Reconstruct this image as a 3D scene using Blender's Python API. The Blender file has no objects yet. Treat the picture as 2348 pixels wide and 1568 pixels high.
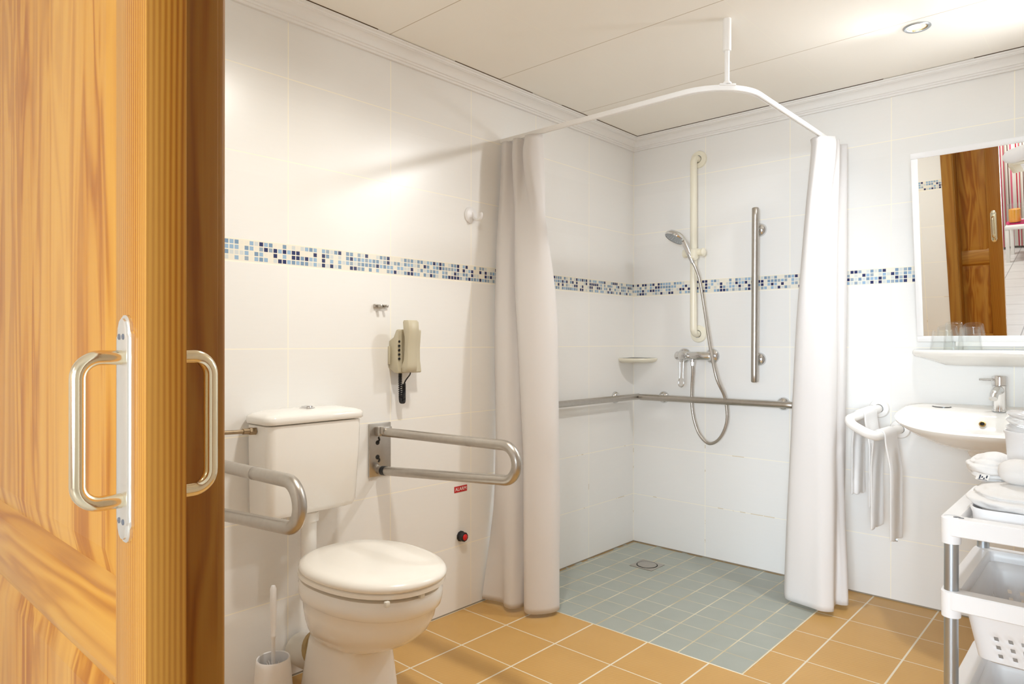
import bpy, bmesh, math, random
from math import sin, cos, pi, radians, sqrt
from mathutils import Vector, Matrix, noise
random.seed(7)
C = bpy.context.scene.collection
ROOT = {}          # object -> world offset of its mesh coordinates

# ------------------------------------------------------------------ node helpers
class G:
    def __init__(s, name):
        s.m = bpy.data.materials.new(name); s.m.use_nodes = True
        s.nt = s.m.node_tree; s.b = s.nt.nodes['Principled BSDF']
        s._p = None
    def node(s, t, **kw):
        n = s.nt.nodes.new(t)
        for k, v in kw.items(): setattr(n, k, v)
        return n
    def put(s, sock, v):
        if v is None: return
        if isinstance(v, bpy.types.NodeSocket): s.nt.links.new(v, sock)
        else:
            if isinstance(v, (tuple, list)) and len(v) == 3 and sock.type == 'RGBA': v = (*v, 1)
            sock.default_value = v
    def ma(s, op, a, b=None, c=None):
        n = s.node('ShaderNodeMath', operation=op)
        for i, v in enumerate((a, b, c)): s.put(n.inputs[i], v)
        return n.outputs[0]
    def pos(s):
        if s._p is None:
            g = s.node('ShaderNodeNewGeometry'); x = s.node('ShaderNodeSeparateXYZ')
            s.nt.links.new(g.outputs['Position'], x.inputs[0]); s._p = (x.outputs[0], x.outputs[1], x.outputs[2])
        return s._p
    def xyz(s, a, b, c):
        n = s.node('ShaderNodeCombineXYZ')
        for i, v in enumerate((a, b, c)): s.put(n.inputs[i], v)
        return n.outputs[0]
    def mix(s, f, a, b):
        n = s.node('ShaderNodeMix', data_type='RGBA')
        s.put(n.inputs[0], f); s.put(n.inputs[6], a); s.put(n.inputs[7], b)
        return n.outputs[2]
    def noise(s, vec, scale=1, detail=2, rough=.5, dist=0):
        n = s.node('ShaderNodeTexNoise'); s.put(n.inputs['Vector'], vec)
        n.inputs['Scale'].default_value = scale; n.inputs['Detail'].default_value = detail
        n.inputs['Roughness'].default_value = rough; n.inputs['Distortion'].default_value = dist
        return n.outputs['Fac']
    def ramp(s, f, stops, const=False):
        n = s.node('ShaderNodeValToRGB'); r = n.color_ramp
        if const: r.interpolation = 'CONSTANT'
        while len(r.elements) < len(stops): r.elements.new(.5)
        for e, (p, c) in zip(r.elements, stops): e.position = p; e.color = (*c, 1)
        s.put(n.inputs[0], f); return n.outputs[0]
    def edge(s, u, pitch, off=0.0):      # distance to the nearest joint line
        f = s.ma('FRACT', s.ma('DIVIDE', s.ma('SUBTRACT', u, off), pitch))
        return s.ma('MULTIPLY', s.ma('SUBTRACT', .5, s.ma('ABSOLUTE', s.ma('SUBTRACT', f, .5))), pitch)
    def lt(s, a, b): return s.ma('LESS_THAN', a, b)
    def gt(s, a, b): return s.ma('GREATER_THAN', a, b)
    def bump(s, h, strength=.3, dist=.002):
        n = s.node('ShaderNodeBump'); s.put(n.inputs['Height'], h)
        n.inputs['Strength'].default_value = strength; n.inputs['Distance'].default_value = dist
        s.put(s.b.inputs['Normal'], n.outputs[0])
    def fin(s, col=None, rough=.5, metal=0, **kw):
        s.put(s.b.inputs['Base Color'], col); s.put(s.b.inputs['Roughness'], rough); s.put(s.b.inputs['Metallic'], metal)
        for k, v in kw.items(): s.put(s.b.inputs[k], v)
        return s.m

def plain(name, col, rough=.4, metal=0, var=.03, scale=30, **kw):
    g = G(name); x, y, z = g.pos()
    n = g.noise(g.xyz(x, y, z), scale, 3)
    a = tuple(min(1, c*(1-var)) for c in col); b = tuple(min(1, c*(1+var)) for c in col)
    return g.fin(g.mix(n, a, b), rough, metal, **kw)

M = {}
M['ceramic'] = plain('ceramic', (.84, .82, .78), .12, var=.01)
M['seat'] = plain('seat_plastic', (.86, .83, .77), .22, var=.01)
M['cream'] = plain('cream_plastic', (.84, .80, .66), .3, var=.01)
M['white_metal'] = plain('white_enamel', (.87, .86, .84), .3, var=.01)
M['white_plastic'] = plain('white_plastic', (.84, .84, .85), .35, var=.01)
M['plaster'] = plain('plaster', (.84, .83, .81), .6, var=.01)
M['steel'] = plain('brushed_steel', (.50, .465, .42), .33, 1, var=.1, scale=60)
M['chrome'] = plain('chrome', (.72, .72, .72), .1, 1, var=.02)
M['darkchrome'] = plain('dark_chrome', (.20, .20, .20), .2, 1, var=.05)
M['brass'] = plain('pale_brass', (.86, .76, .55), .16, 1, var=.03)
M['satin'] = plain('satin_silver', (.92, .90, .84), .3, 1, var=.03)
M['gilt'] = plain('gilt', (.70, .50, .20), .2, 1, var=.05)
M['alu'] = plain('grey_aluminium', (.50, .535, .57), .36, 1, var=.03)
M['pipe'] = plain('aged_brass', (.38, .29, .19), .35, 1, var=.15)
M['black'] = plain('black_rubber', (.012, .012, .014), .45)
M['dark'] = plain('dark_void', (.02, .018, .015), .8)
M['red'] = plain('red_plastic', (.62, .01, .012), .35)
M['signred'] = plain('sign_red', (.50, .012, .015), .4)
M['signwhite'] = plain('sign_white', (.9, .88, .85), .4)
M['phone'] = plain('phone_beige', (.55, .50, .37), .4, var=.02)
M['rubberw'] = plain('white_rubber', (.72, .70, .64), .5)
M['ribbed'] = plain('ribbed_diffuser', (.72, .66, .52), .35)
M['tagblue'] = plain('tag_ink', (.03, .04, .07), .5)
M['greydark'] = plain('grey_strip', (.10, .10, .11), .5)
M['juice'] = plain('orange_juice', (.85, .38, .02), .2)
M['tray'] = plain('magenta_tray', (.62, .03, .16), .35)
M['tablewhite'] = plain('table_white', (.78, .76, .72), .4)
M['bedwall'] = plain('bedroom_paint', (.80, .78, .74), .7)
M['stain'] = plain('stained_rubber', (.42, .30, .13), .6, var=.3)

def cloth(name, col, scale=700, bump=.25, trans=.25):
    g = G(name); x, y, z = g.pos()
    n = g.noise(g.xyz(x, y, z), scale, 2)
    g.bump(n, bump, .001)
    g.fin(g.mix(n, tuple(c*.97 for c in col), col), .9)
    if trans:
        t = g.node('ShaderNodeBsdfTranslucent'); g.put(t.inputs[0], col)
        mx = g.node('ShaderNodeMixShader'); mx.inputs[0].default_value = trans
        out = g.nt.nodes['Material Output']
        g.nt.links.new(g.b.outputs[0], mx.inputs[1]); g.nt.links.new(t.outputs[0], mx.inputs[2])
        g.nt.links.new(mx.outputs[0], out.inputs[0])
    return g.m
M['curtain'] = cloth('curtain_cloth', (.86, .84, .83), 900, .1, .22)
M['towel'] = cloth('terry_towel', (.88, .87, .86), 420, .9, .08)
g = G('clear_glass'); tr_ = g.node('ShaderNodeBsdfTransparent'); tr_.inputs[0].default_value = (.99, .995, .992, 1)
gl_ = g.node('ShaderNodeBsdfGlossy'); gl_.inputs['Roughness'].default_value = .03; lw_ = g.node('ShaderNodeLayerWeight'); lw_.inputs[0].default_value = .5
mx_ = g.node('ShaderNodeMixShader'); g.put(mx_.inputs[0], g.ma('MULTIPLY_ADD', g.ma('POWER', lw_.outputs['Facing'], 3), .55, .035)); g.nt.links.new(tr_.outputs[0], mx_.inputs[1]); g.nt.links.new(gl_.outputs[0], mx_.inputs[2])
g.nt.links.new(mx_.outputs[0], g.nt.nodes['Material Output'].inputs[0]); M['clear'] = g.m
M['film'] = G('crinkled_film').fin((.95, .96, .97), .15, 0, **{'Transmission Weight': .55, 'IOR': 1.15})
M['mirror'] = G('mirror_glass').fin((.93, .94, .93), .0, 1)
g = G('bulb'); M['bulb'] = g.fin((1, .9, .7), .4, 0, **{'Emission Color': (1, .86, .62, 1), 'Emission Strength': 14.0})

# wood: grain along axis
def wood(name, axis, tint=1.0, figure=.3, pitch=190, wob=2.0):
    g = G(name); x, y, z = g.pos()
    if axis == 'z': v = g.xyz(g.ma('MULTIPLY', x, 15), g.ma('MULTIPLY', y, 15), g.ma('MULTIPLY', z, 1.5)); a, b, l = x, y, z
    else: v = g.xyz(g.ma('MULTIPLY', z, 12), g.ma('MULTIPLY', y, 12), g.ma('MULTIPLY', x, 2.0)); a, b, l = z, y, x
    n = g.noise(v, 1, 2, .5, figure)
    straight = g.ma('MULTIPLY', g.ma('ADD', a, b), pitch)
    rings = g.ma('SINE', g.ma('MULTIPLY', g.ma('ADD', g.ma('MULTIPLY', n, wob), straight), 6.28))
    r01 = g.ma('MULTIPLY_ADD', rings, .5, .5)
    fine = g.noise(g.xyz(g.ma('MULTIPLY', a, 300), g.ma('MULTIPLY', b, 300), g.ma('MULTIPLY', l, 7)), 1, 2)
    broad = g.noise(g.xyz(g.ma('MULTIPLY', a, 13), g.ma('MULTIPLY', b, 13), g.ma('MULTIPLY', l, .35)), 1, 2)
    T = lambda *c: tuple(k*tint for k in c)
    c = g.ramp(g.ma('ADD', g.ma('MULTIPLY', r01, .66), g.ma('MULTIPLY', fine, .34)),
               [(.12, T(.74, .335, .042)), (.55, T(.62, .232, .018)), (.95, T(.42, .118, .005))])
    c = g.mix(g.ramp(broad, [(.42, (0, 0, 0)), (.62, (.62, .62, .62))]), c, T(.80, .405, .085))
    k = g.node('ShaderNodeTexVoronoi'); g.put(k.inputs['Vector'], v); k.inputs['Scale'].default_value = .45
    knot = g.ma('LESS_THAN', k.outputs['Distance'], .035)
    c = g.mix(g.ma('MULTIPLY', knot, .7), c, T(.17, .055, .012))
    return g.fin(c, .38, 0, **{'Specular IOR Level': .3})
M['wood'] = wood('pine_stile', 'z', .56, .2, 170, 1.2)
M['wood_panel'] = wood('pine_panel', 'z', .60, .9, 12, 4.2)
M['wood_rail'] = wood('pine_rail', 'x', .58, .8, 26, 3.5)
M['wood_jamb_shaded'] = wood('pine_jamb_shaded', 'z', .46, .6, 16, 3.0)  # same pine as the door, tinted darker to carry the shade on it

# glazed wall tiles with a mosaic band
def tiles(name, axis, pitch, tile=(.835, .83, .812), grout=(.95, .91, .79)):
    g = G(name); x, y, z = g.pos(); u = x if axis == 'x' else y
    du = g.edge(u, pitch)
    up = g.gt(z, 1.443)
    dz1, dz2 = g.edge(z, .2825, -.007), g.edge(z, .2825, 1.4785)
    dz = g.ma('ADD', g.ma('MULTIPLY', dz1, g.ma('SUBTRACT', 1, up)), g.ma('MULTIPLY', dz2, up))
    joint = g.lt(g.ma('MINIMUM', du, dz), .0017)
    cell = g.xyz(g.ma('FLOOR', g.ma('DIVIDE', u, pitch)), g.ma('FLOOR', g.ma('DIVIDE', z, .2825)), 3.3)
    wn = g.node('ShaderNodeTexWhiteNoise'); g.put(wn.inputs[0], cell)
    soft = g.noise(g.xyz(g.ma('MULTIPLY', u, 12), g.ma('MULTIPLY', z, 120), 0), 1, 3)
    t = g.mix(g.ma('ADD', g.ma('MULTIPLY', wn.outputs[0], .5), g.ma('MULTIPLY', soft, .5)), tuple(c*.975 for c in tile), tuple(min(1, c*1.02) for c in tile))
    dirt = g.noise(g.xyz(u, z, 0), 9, 4)
    gr = g.mix(g.ma('MULTIPLY', g.ma('MULTIPLY', g.gt(dirt, .57), g.lt(z, .6)), g.lt(g.ma('ABSOLUTE', u), 1.1)), grout, (.70, .60, .42))
    c = g.mix(joint, t, gr)
    p = .0168; z0 = 1.4098
    band = g.ma('MULTIPLY', g.gt(z, 1.408), g.lt(z, 1.4788))
    inb = g.ma('MULTIPLY', g.gt(z, z0), g.lt(z, z0+4*p))
    chip = g.ma('MULTIPLY', inb, g.gt(g.ma('MINIMUM', g.edge(u, p, .004), g.edge(z, p, z0)), .0017))
    w2 = g.node('ShaderNodeTexWhiteNoise')
    g.put(w2.inputs[0], g.xyz(g.ma('FLOOR', g.ma('DIVIDE', g.ma('SUBTRACT', u, .004), p)), g.ma('FLOOR', g.ma('DIVIDE', g.ma('SUBTRACT', z, z0), p)), 1.7))
    cc = g.ramp(w2.outputs[0], [(0, (.012, .022, .11)), (.18, (.19, .30, .44)), (.36, (.30, .45, .62)), (.54, (.30, .38, .47)), (.62, (.62, .66, .66)), (.80, (.80, .77, .68))], True)
    c = g.mix(band, c, (.83, .79, .68)); c = g.mix(chip, c, cc)
    caulk = g.lt(z, .006)
    c = g.mix(caulk, c, (.30, .26, .20))
    g.bump(g.ma('SUBTRACT', 1, joint), .25, .001)
    return g.fin(c, .28)
M['tile_left'] = tiles('wall_tile_left', 'y', .435)
M['tile_back'] = tiles('wall_tile_back', 'x', .4446)

def floor_mat():
    g = G('quarry_tiles'); x, y, z = g.pos()
    dx, dy = g.edge(x, .2528, .001), g.edge(y, .2475, -1.105)
    joint = g.ma('MAXIMUM', g.lt(dx, .0032), g.lt(dy, .0022))
    n = g.noise(g.xyz(x, y, 0), 7, 4)
    rib = g.ma('SINE', g.ma('MULTIPLY', g.ma('ADD', g.ma('MULTIPLY', x, .82), g.ma('MULTIPLY', y, -.57)), 6.28/.0062))
    base = g.mix(n, (.55, .315, .088), (.62, .37, .12))
    base = g.mix(g.ma('MULTIPLY_ADD', rib, .09, .09), base, (.30, .155, .05))
    c = g.mix(joint, base, (.74, .68, .54))
    g.bump(g.ma('MULTIPLY', rib, g.ma('SUBTRACT', 1, joint)), .12, .0008)
    return g.fin(c, .42)
M['floor'] = floor_mat()
def shower_mat():
    g = G('shower_tiles'); x, y, z = g.pos()
    dx, dy = g.edge(x, .1226, .0305), g.edge(y, .1228, -1.105)
    joint = g.ma('MAXIMUM', g.lt(dx, .0026), g.lt(dy, .0016))
    n = g.noise(g.xyz(x, y, 0), 11, 4)
    dia = g.ma('MULTIPLY', g.ma('SINE', g.ma('MULTIPLY', g.ma('ADD', x, y), 6.28/.011)), g.ma('SINE', g.ma('MULTIPLY', g.ma('SUBTRACT', x, y), 6.28/.011)))
    inner = g.ma('MULTIPLY', g.ma('MULTIPLY', g.lt(x, 1.0), g.gt(y, -1.0)), g.ma('MULTIPLY', g.gt(x, .14), g.lt(y, -.12)))
    base = g.mix(n, (.325, .355, .315), (.39, .415, .375))
    base = g.mix(g.ma('MULTIPLY', g.ma('MULTIPLY', g.gt(dia, .1), inner), .22), base, (.26, .28, .24))
    st = g.noise(g.xyz(x, y, 0), 6, 4)
    gr = g.mix(g.ramp(st, [(.4, (0, 0, 0)), (.62, (1, 1, 1))]), (.70, .64, .46), (.54, .45, .25))
    c = g.mix(joint, base, gr)
    rim = g.ma('MULTIPLY', g.ma('MINIMUM', x, g.ma('MULTIPLY', y, -1)), 1)
    rust = g.ma('MULTIPLY', g.lt(rim, .014), g.gt(g.noise(g.xyz(x, y, 0), 14, 3), .45))
    c = g.mix(rust, c, (.34, .22, .08))
    return g.fin(c, .38)
M['shower'] = shower_mat()
def ceil_mat():
    g = G('ceiling_boards'); x, y, z = g.pos()
    a = g.lt(g.edge(x, .606, .5), .0018); b = g.lt(g.edge(y, .5975, -.595), .0018)
    n = g.noise(g.xyz(x, y, 0), 3, 3)
    c = g.mix(n, (.915, .885, .82), (.94, .915, .855))
    c = g.mix(a, c, (.94, .92, .84)); c = g.mix(b, c, (.55, .47, .36))
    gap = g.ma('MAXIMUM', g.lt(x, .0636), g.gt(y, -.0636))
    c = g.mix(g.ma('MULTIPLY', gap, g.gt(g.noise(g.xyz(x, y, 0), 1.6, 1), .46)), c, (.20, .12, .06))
    return g.fin(c, .6)
M['ceiling'] = ceil_mat()
def stripes():
    g = G('striped_curtain'); x, y, z = g.pos()
    f = g.ma('FRACT', g.ma('DIVIDE', x, .15))
    c = g.ramp(f, [(0, (.78, .74, .66)), (.10, (.50, .03, .06)), (.19, (.80, .77, .70)), (.30, (.62, .08, .13)), (.37, (.50, .46, .36)), (.44, (.82, .80, .74)), (.56, (.14, .05, .03)), (.62, (.80, .76, .68)), (.72, (.72, .16, .24)), (.84, (.80, .78, .72))], True)
    return g.fin(c, .85)
M['stripes'] = stripes()
def slate():
    g = G('bedroom_floor_tiles'); x, y, z = g.pos()
    j = g.ma('MAXIMUM', g.lt(g.edge(x, .33, .1), .004), g.lt(g.edge(y, .33, 0), .004))
    n = g.noise(g.xyz(x, g.ma('MULTIPLY', y, 3), 0), 5, 4)
    return g.fin(g.mix(j, g.mix(n, (.56, .55, .53), (.68, .67, .65)), (.30, .29, .28)), .4)
M['slate'] = slate()

# ------------------------------------------------------------------ geometry helpers
class MB:
    def __init__(s): s.b = bmesh.new()
    def _geom(s, before): 
        return [v for v in s.b.verts if v.index == -1 or v not in before]
    def box(s, x0, x1, y0, y1, z0, z1, bev=0, seg=2, mat=None):
        t = bmesh.new()
        bmesh.ops.create_cube(t, size=1)
        for v in t.verts:
            v.co = Vector((x0+(v.co.x+.5)*(x1-x0), y0+(v.co.y+.5)*(y1-y0), z0+(v.co.z+.5)*(z1-z0)))
        if bev: bmesh.ops.bevel(t, geom=t.edges[:], offset=bev, segments=seg, profile=.5, affect='EDGES')
        if mat is not None: bmesh.ops.transform(t, matrix=mat, verts=t.verts)
        s.merge(t); return s
    def merge(s, t):
        me = bpy.data.meshes.new('tmp'); t.to_mesh(me); t.free(); s.b.from_mesh(me); bpy.data.meshes.remove(me)
    def loft(s, rings, cap=True, closed=True, loop=False):
        vs = [[s.b.verts.new(p) for p in r] for r in rings]
        n = len(vs[0]); pairs = list(zip(vs, vs[1:])) + ([(vs[-1], vs[0])] if loop else [])
        for a, b in pairs:
            for i in range(n if closed else n-1):
                j = (i+1) % n
                try: s.b.faces.new((a[i], a[j], b[j], b[i]))
                except ValueError: pass
        if cap and not loop:
            if len(vs[0]) > 2: s.b.faces.new(list(reversed(vs[0]))); s.b.faces.new(vs[-1])
        return s
    def lathe(s, prof, c=(0, 0, 0), axis=(0, 0, 1), n=32, cap=False):
        ax = Vector(axis).normalized(); q = Vector((0, 0, 1)).rotation_difference(ax); c = Vector(c)
        rings = [[c + q @ Vector((max(r, 1e-5)*cos(2*pi*i/n), max(r, 1e-5)*sin(2*pi*i/n), h)) for i in range(n)] for r, h in prof]
        return s.loft(rings, cap=cap)
    def cyl(s, p0, p1, r0, r1=None, n=24):
        p0, p1 = Vector(p0), Vector(p1); L = (p1-p0).length; r1 = r0 if r1 is None else r1
        return s.lathe([(r0, 0), (r1, L)], p0, p1-p0, n, True)
    def tube(s, pts, r, n=14, cap=True, loop=False):
        pts = [Vector(p) for p in pts]; N = len(pts); rings = []
        T = []
        for i in range(N):
            a = pts[(i-1) % N] if (loop or i > 0) else pts[i]; b = pts[(i+1) % N] if (loop or i < N-1) else pts[i]
            T.append((b-a).normalized())
        u = T[0].orthogonal().normalized()
        for i in range(N):
            if i: u = T[i-1].rotation_difference(T[i]) @ u
            w = T[i].cross(u).normalized(); u = w.cross(T[i]).normalized()
            rr = r[i] if isinstance(r, (list, tuple)) else r
            rings.append([pts[i] + rr*(cos(2*pi*k/n)*u + sin(2*pi*k/n)*w) for k in range(n)])
        return s.loft(rings, cap=cap, loop=loop)
    def ball(s, c, r, sc=(1, 1, 1), n=20):
        t = bmesh.new(); bmesh.ops.create_uvsphere(t, u_segments=n, v_segments=n//2, radius=r)
        for v in t.verts: v.co = Vector((v.co.x*sc[0], v.co.y*sc[1], v.co.z*sc[2])) + Vector(c)
        s.merge(t); return s
    def prism(s, poly, axis, a, b, bev=0):    # poly in the two other axes
        t = bmesh.new(); f = []
        def P(p, h): return {'x': (h, p[0], p[1]), 'y': (p[0], h, p[1]), 'z': (p[0], p[1], h)}[axis]
        lo = [t.verts.new(P(p, a)) for p in poly]; hi = [t.verts.new(P(p, b)) for p in poly]
        t.faces.new(lo); t.faces.new(hi)
        for i in range(len(poly)): t.faces.new((lo[i], lo[(i+1) % len(poly)], hi[(i+1) % len(poly)], hi[i]))
        bmesh.ops.recalc_face_normals(t, faces=t.faces)
        if bev: bmesh.ops.bevel(t, geom=t.edges[:], offset=bev, segments=2, profile=.5, affect='EDGES')
        s.merge(t); return s
    def warp(s, f):
        for v in s.b.verts: v.co = Vector(f(v.co.copy()))
        return s
    def obj(s, name, mat, parent=None, loc=None, sharp=40):
        off = ROOT[parent] if parent is not None else Vector(loc or (0, 0, 0))
        for v in s.b.verts: v.co -= off
        bmesh.ops.recalc_face_normals(s.b, faces=s.b.faces)
        me = bpy.data.meshes.new(name); s.b.to_mesh(me); s.b.free()
        for p in me.polygons: p.use_smooth = True
        me.set_sharp_from_angle(angle=radians(sharp))
        me.materials.append(M[mat] if isinstance(mat, str) else mat)
        o = bpy.data.objects.new(name, me); C.objects.link(o); ROOT[o] = off
        if parent is not None: o.parent = parent
        else: o.location = off
        return o
def tag(o, label, cat, group=None, kind=None):
    o['label'] = label; o['category'] = cat
    if group: o['group'] = group
    if kind: o['kind'] = kind
    return o
def thing(name, label, cat, loc, group=None, kind=None):
    o = bpy.data.objects.new(name, None); C.objects.link(o); o.location = loc; ROOT[o] = Vector(loc)
    o.empty_display_size = .05
    return tag(o, label, cat, group, kind)
def fillet(pts, r, n=8):
    pts = [Vector(p) for p in pts]; out = [pts[0]]
    for i in range(1, len(pts)-1):
        a, b, c = pts[i-1], pts[i], pts[i+1]; u, w = (a-b), (c-b)
        rr = r[i] if isinstance(r, dict) else r
        ang = u.angle(w); d = min(rr/math.tan(ang/2), u.length*.49, w.length*.49); rr2 = d*math.tan(ang/2)
        u.normalize(); w.normalize(); p0, p1 = b+u*d, b+w*d
        ce = b + (u+w).normalized()*(rr2/sin(ang/2)); e0, e1 = p0-ce, p1-ce; tot = e0.angle(e1)
        for k in range(n+1):
            t = k/n; out.append(ce + (sin((1-t)*tot)*e0 + sin(t*tot)*e1)/sin(tot))
    out.append(pts[-1]); return out
def cr(pts, m):          # Catmull-Rom resample, m per span
    pts = [Vector(p) for p in pts]; out = []
    P = [2*pts[0]-pts[1]] + pts + [2*pts[-1]-pts[-2]]
    for i in range(1, len(P)-2):
        for k in range(m):
            t = k/m; a, b, c, d = P[i-1:i+3]
            out.append(.5*((2*b)+(c-a)*t+(2*a-5*b+4*c-d)*t*t+(3*b-a-3*c+d)*t**3))
    out.append(pts[-1]); return out
def rrect(x0, x1, y0, y1, r, z, n=6):
    out = []
    for cx, cy, a in ((x1-r, y1-r, 0), (x0+r, y1-r, 90), (x0+r, y0+r, 180), (x1-r, y0+r, 270)):
        for k in range(n+1):
            t = radians(a+90*k/n); out.append((cx+r*cos(t), cy+r*sin(t), z))
    return out
def mod(o, kind, **kw):
    m = o.modifiers.new(kind.lower(), kind)
    for k, v in kw.items(): setattr(m, k, v)
    return m

# ------------------------------------------------------------------ room shell
CH = 2.305; XR = 2.62; YF = -2.935; JX = 1.13; JR = 2.28; DH = 2.04
def st(o, label, cat): return tag(o, label, cat, kind='structure')
st(MB().box(-.12, 0, -3.06, .12, -.1, CH+.1).obj('wall_left', 'tile_left'), 'white tiled wall behind the toilet with blue mosaic band', 'wall')
st(MB().box(0, XR, 0, .12, -.1, CH+.1).obj('wall_back', 'tile_back'), 'white tiled wall behind shower and washbasin with blue mosaic band', 'wall')
st(MB().box(XR, XR+.12, -3.06, .12, -.1, CH+.1).obj('wall_right', 'tile_left'), 'white tiled wall to the right beyond the washbasin', 'wall')
wf = MB().box(0, JX-.02, YF-.125, YF, 0, CH+.05).box(JR+.02, XR, YF-.125, YF, 0, CH+.05).box(JX-.02, JR+.02, YF-.125, YF, DH+.02, CH+.05)
st(wf.obj('wall_front', 'tile_back'), 'tiled wall around the doorway, seen in the mirror', 'wall')
st(MB().box(1.135, XR, -1.105, 0, -.1, 0).box(0, XR, YF-.125, -1.105, -.1, 0).obj('floor', 'floor'), 'orange ribbed ceramic tile floor with pale joints', 'floor')
st(MB().box(0, 1.135, -1.105, 0, -.1, .001).obj('floor', 'shower'), 'grey green small tiled shower floor in the corner', 'floor')
st(MB().box(0, XR, YF-.1, 0, CH, CH+.1).obj('ceiling', 'ceiling'), 'cream boarded ceiling with visible joints', 'ceiling')
# pale edging strip round the shower floor
e = MB().box(0, 1.1375, -1.1075, -1.105, -.02, .002).box(1.135, 1.1375, -1.105, 0, -.02, .002)
st(e.obj('trim_1', 'cream'), 'thin pale edging line between shower floor and orange floor', 'trim')
# cornice
prof = [(0, 2.236), (.012, 2.236), (.013, 2.244), (.018, 2.246), (.019, 2.252), (.024, 2.254)]
for k in range(9):
    t = k/8*pi/2; prof.append((.024+.024*(1-cos(t)), 2.256+.028*sin(t)))
prof += [(.049, 2.286), (.054, 2.288), (.055, 2.294), (.061, 2.296), (.061, 2.3025), (0, 2.3025)]
def cornice(name, f, label):
    r0 = [f(d, z, 0) for d, z in prof]; r1 = [f(d, z, 1) for d, z in prof]
    st(MB().loft([r0, r1]).obj(name, 'plaster', sharp=25), label, 'trim')
cornice('trim_2', lambda d, z, t: (d, -d if t else YF+d, z), 'white moulded cornice above the toilet wall')
cornice('trim_3', lambda d, z, t: (XR-d if t else d, -d, z), 'white moulded cornice above the shower and basin wall')
cornice('trim_4', lambda d, z, t: (XR-d, -d if t else YF+d, z), 'white moulded cornice above the right wall')
cornice('trim_5', lambda d, z, t: (XR-d if t else d, YF+d, z), 'white moulded cornice above the doorway wall')
# door lining and casing
fr = thing('trim_6', 'pine lining and moulded casing of the doorway, shade in its tint', 'door frame', (JX, YF, 0), kind='structure')
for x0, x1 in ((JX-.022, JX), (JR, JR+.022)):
    MB().box(x0, x1, YF-.125, YF+.004, 0, DH, .002).obj('jamb', 'wood_jamb_shaded', fr)
MB().box(JX-.022, JR+.022, YF-.125, YF+.004, DH, DH+.022, .002).obj('head', 'wood_rail', fr)
cp = [(0, 0), (.075, 0), (.075, .008), (.066, .014), (.05, .012), (.02, .016), (.012, .019), (.004, .017), (0, .012)]
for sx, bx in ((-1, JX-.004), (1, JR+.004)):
    MB().prism([(bx+sx*a, YF+b) for a, b in cp], 'z', 0, DH+.07).obj('casing', 'wood_jamb_shaded', fr)
MB().box(JX-.079, JR+.079, YF, YF+.015, DH+.004, DH+.079, .004).obj('casing', 'wood_rail', fr)

# ------------------------------------------------------------------ sliding pine door
X1 = 1.392; X0 = .42; YA, YB = -3.126, -3.084; ZT = 2.02; SW = .088
dr = thing('door_1', 'orange pine sliding door standing half open at left', 'door', ((X0+X1)/2, (YA+YB)/2, .012), kind='structure')
MB().box(X1-SW, X1, YA, YB, .012, ZT, .0025, 2).obj('stile', 'wood', dr)
MB().box(X0, X0+SW, YA, YB, .012, ZT, .0025, 2).obj('stile', 'wood', dr)
rails = ((.773, .862), (.012, .20), (1.93, ZT))
for a, b in rails:
    MB().box(X0+SW-.01, X1-SW, YA+.001, YB-.001, a, b, .002).obj('rail', 'wood_rail', dr)
pm = (YA+YB)/2
for a, b in ((.862, 1.93), (.20, .773)):
    xa, xb = X0+SW, X1-SW
    p = MB()
    for s_ in (-1, 1):       # raised field with a bevelled margin on both faces
        q = [rrect(xa, xb, 0, 1, .001, 0, 1)]
        def rect(i, yy): return [(xa+i, pm+s_*yy, a+i), (xb-i, pm+s_*yy, a+i), (xb-i, pm+s_*yy, b-i), (xa+i, pm+s_*yy, b-i)]
        p.loft([rect(-.008, .004), rect(.0, .0075), rect(.045, .0165), rect(.046, .0165)], cap=True)
    p.obj('panel', 'wood_panel', dr)
    for s_, yf in ((-1, YA), (1, YB)):      # mouldings along the rail
        zz = a if a > .8 else b
        d = 1 if a > .8 else -1
        MB().prism([(yf-s_*.001, zz-d*.002), (yf-s_*.004, zz+d*.010), (yf-s_*.010, zz+d*.017), (yf-s_*.012, zz+d*.024), (yf-s_*.02, zz+d*.024), (yf-s_*.02, zz-d*.002)], 'x', xa, xb).obj('moulding', 'wood_rail', dr)
def pull(side):
    yf = YA if side < 0 else YB; xc = 1.342; zc = 1.055
    # stepped back plate with shaped ends
    def outline(k):
        w, h = .0195-k, .118-k; pts = []
        for sgn in (1, -1):
            for t in ((-w, h-.024), (-w, h-.017), (-w*.80, h-.013), (-w*.76, h-.006), (-w*.55, h), (-w*.22, h+.003), (w*.22, h+.003), (w*.55, h), (w*.76, h-.006), (w*.80, h-.013), (w, h-.017), (w, h-.024)):
                pts.append((xc+sgn*t[0], zc+sgn*t[1]))
        return pts
    r = [[(x, yf-side*.001, z) for x, z in outline(0)], [(x, yf+side*.003, z) for x, z in outline(0)], [(x, yf+side*.004, z) for x, z in outline(.0035)], [(x, yf+side*.006, z) for x, z in outline(.004)], [(x, yf+side*.0065, z) for x, z in outline(.0055)]]
    h = MB().loft(r).obj('handle', 'satin' if side < 0 else 'brass', dr, sharp=30)
    y1 = yf+side*.047
    MB().tube(fillet([(xc, yf+side*.004, zc-.076), (xc, y1, zc-.076), (xc, y1, zc+.076), (xc, yf+side*.004, zc+.076)], .022, 10), .0078, 18).obj('grip', 'brass', h)
    for dz in (-.098, .098):
        for dx in (-.006, .006):
            MB().lathe([(.0034, 0), (.003, .0012), (0.0005, .0015)], (xc+dx, yf+side*.006, zc+dz), (0, side, 0), 12).obj('screw', 'greydark', h)
pull(-1); pull(1)

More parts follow.
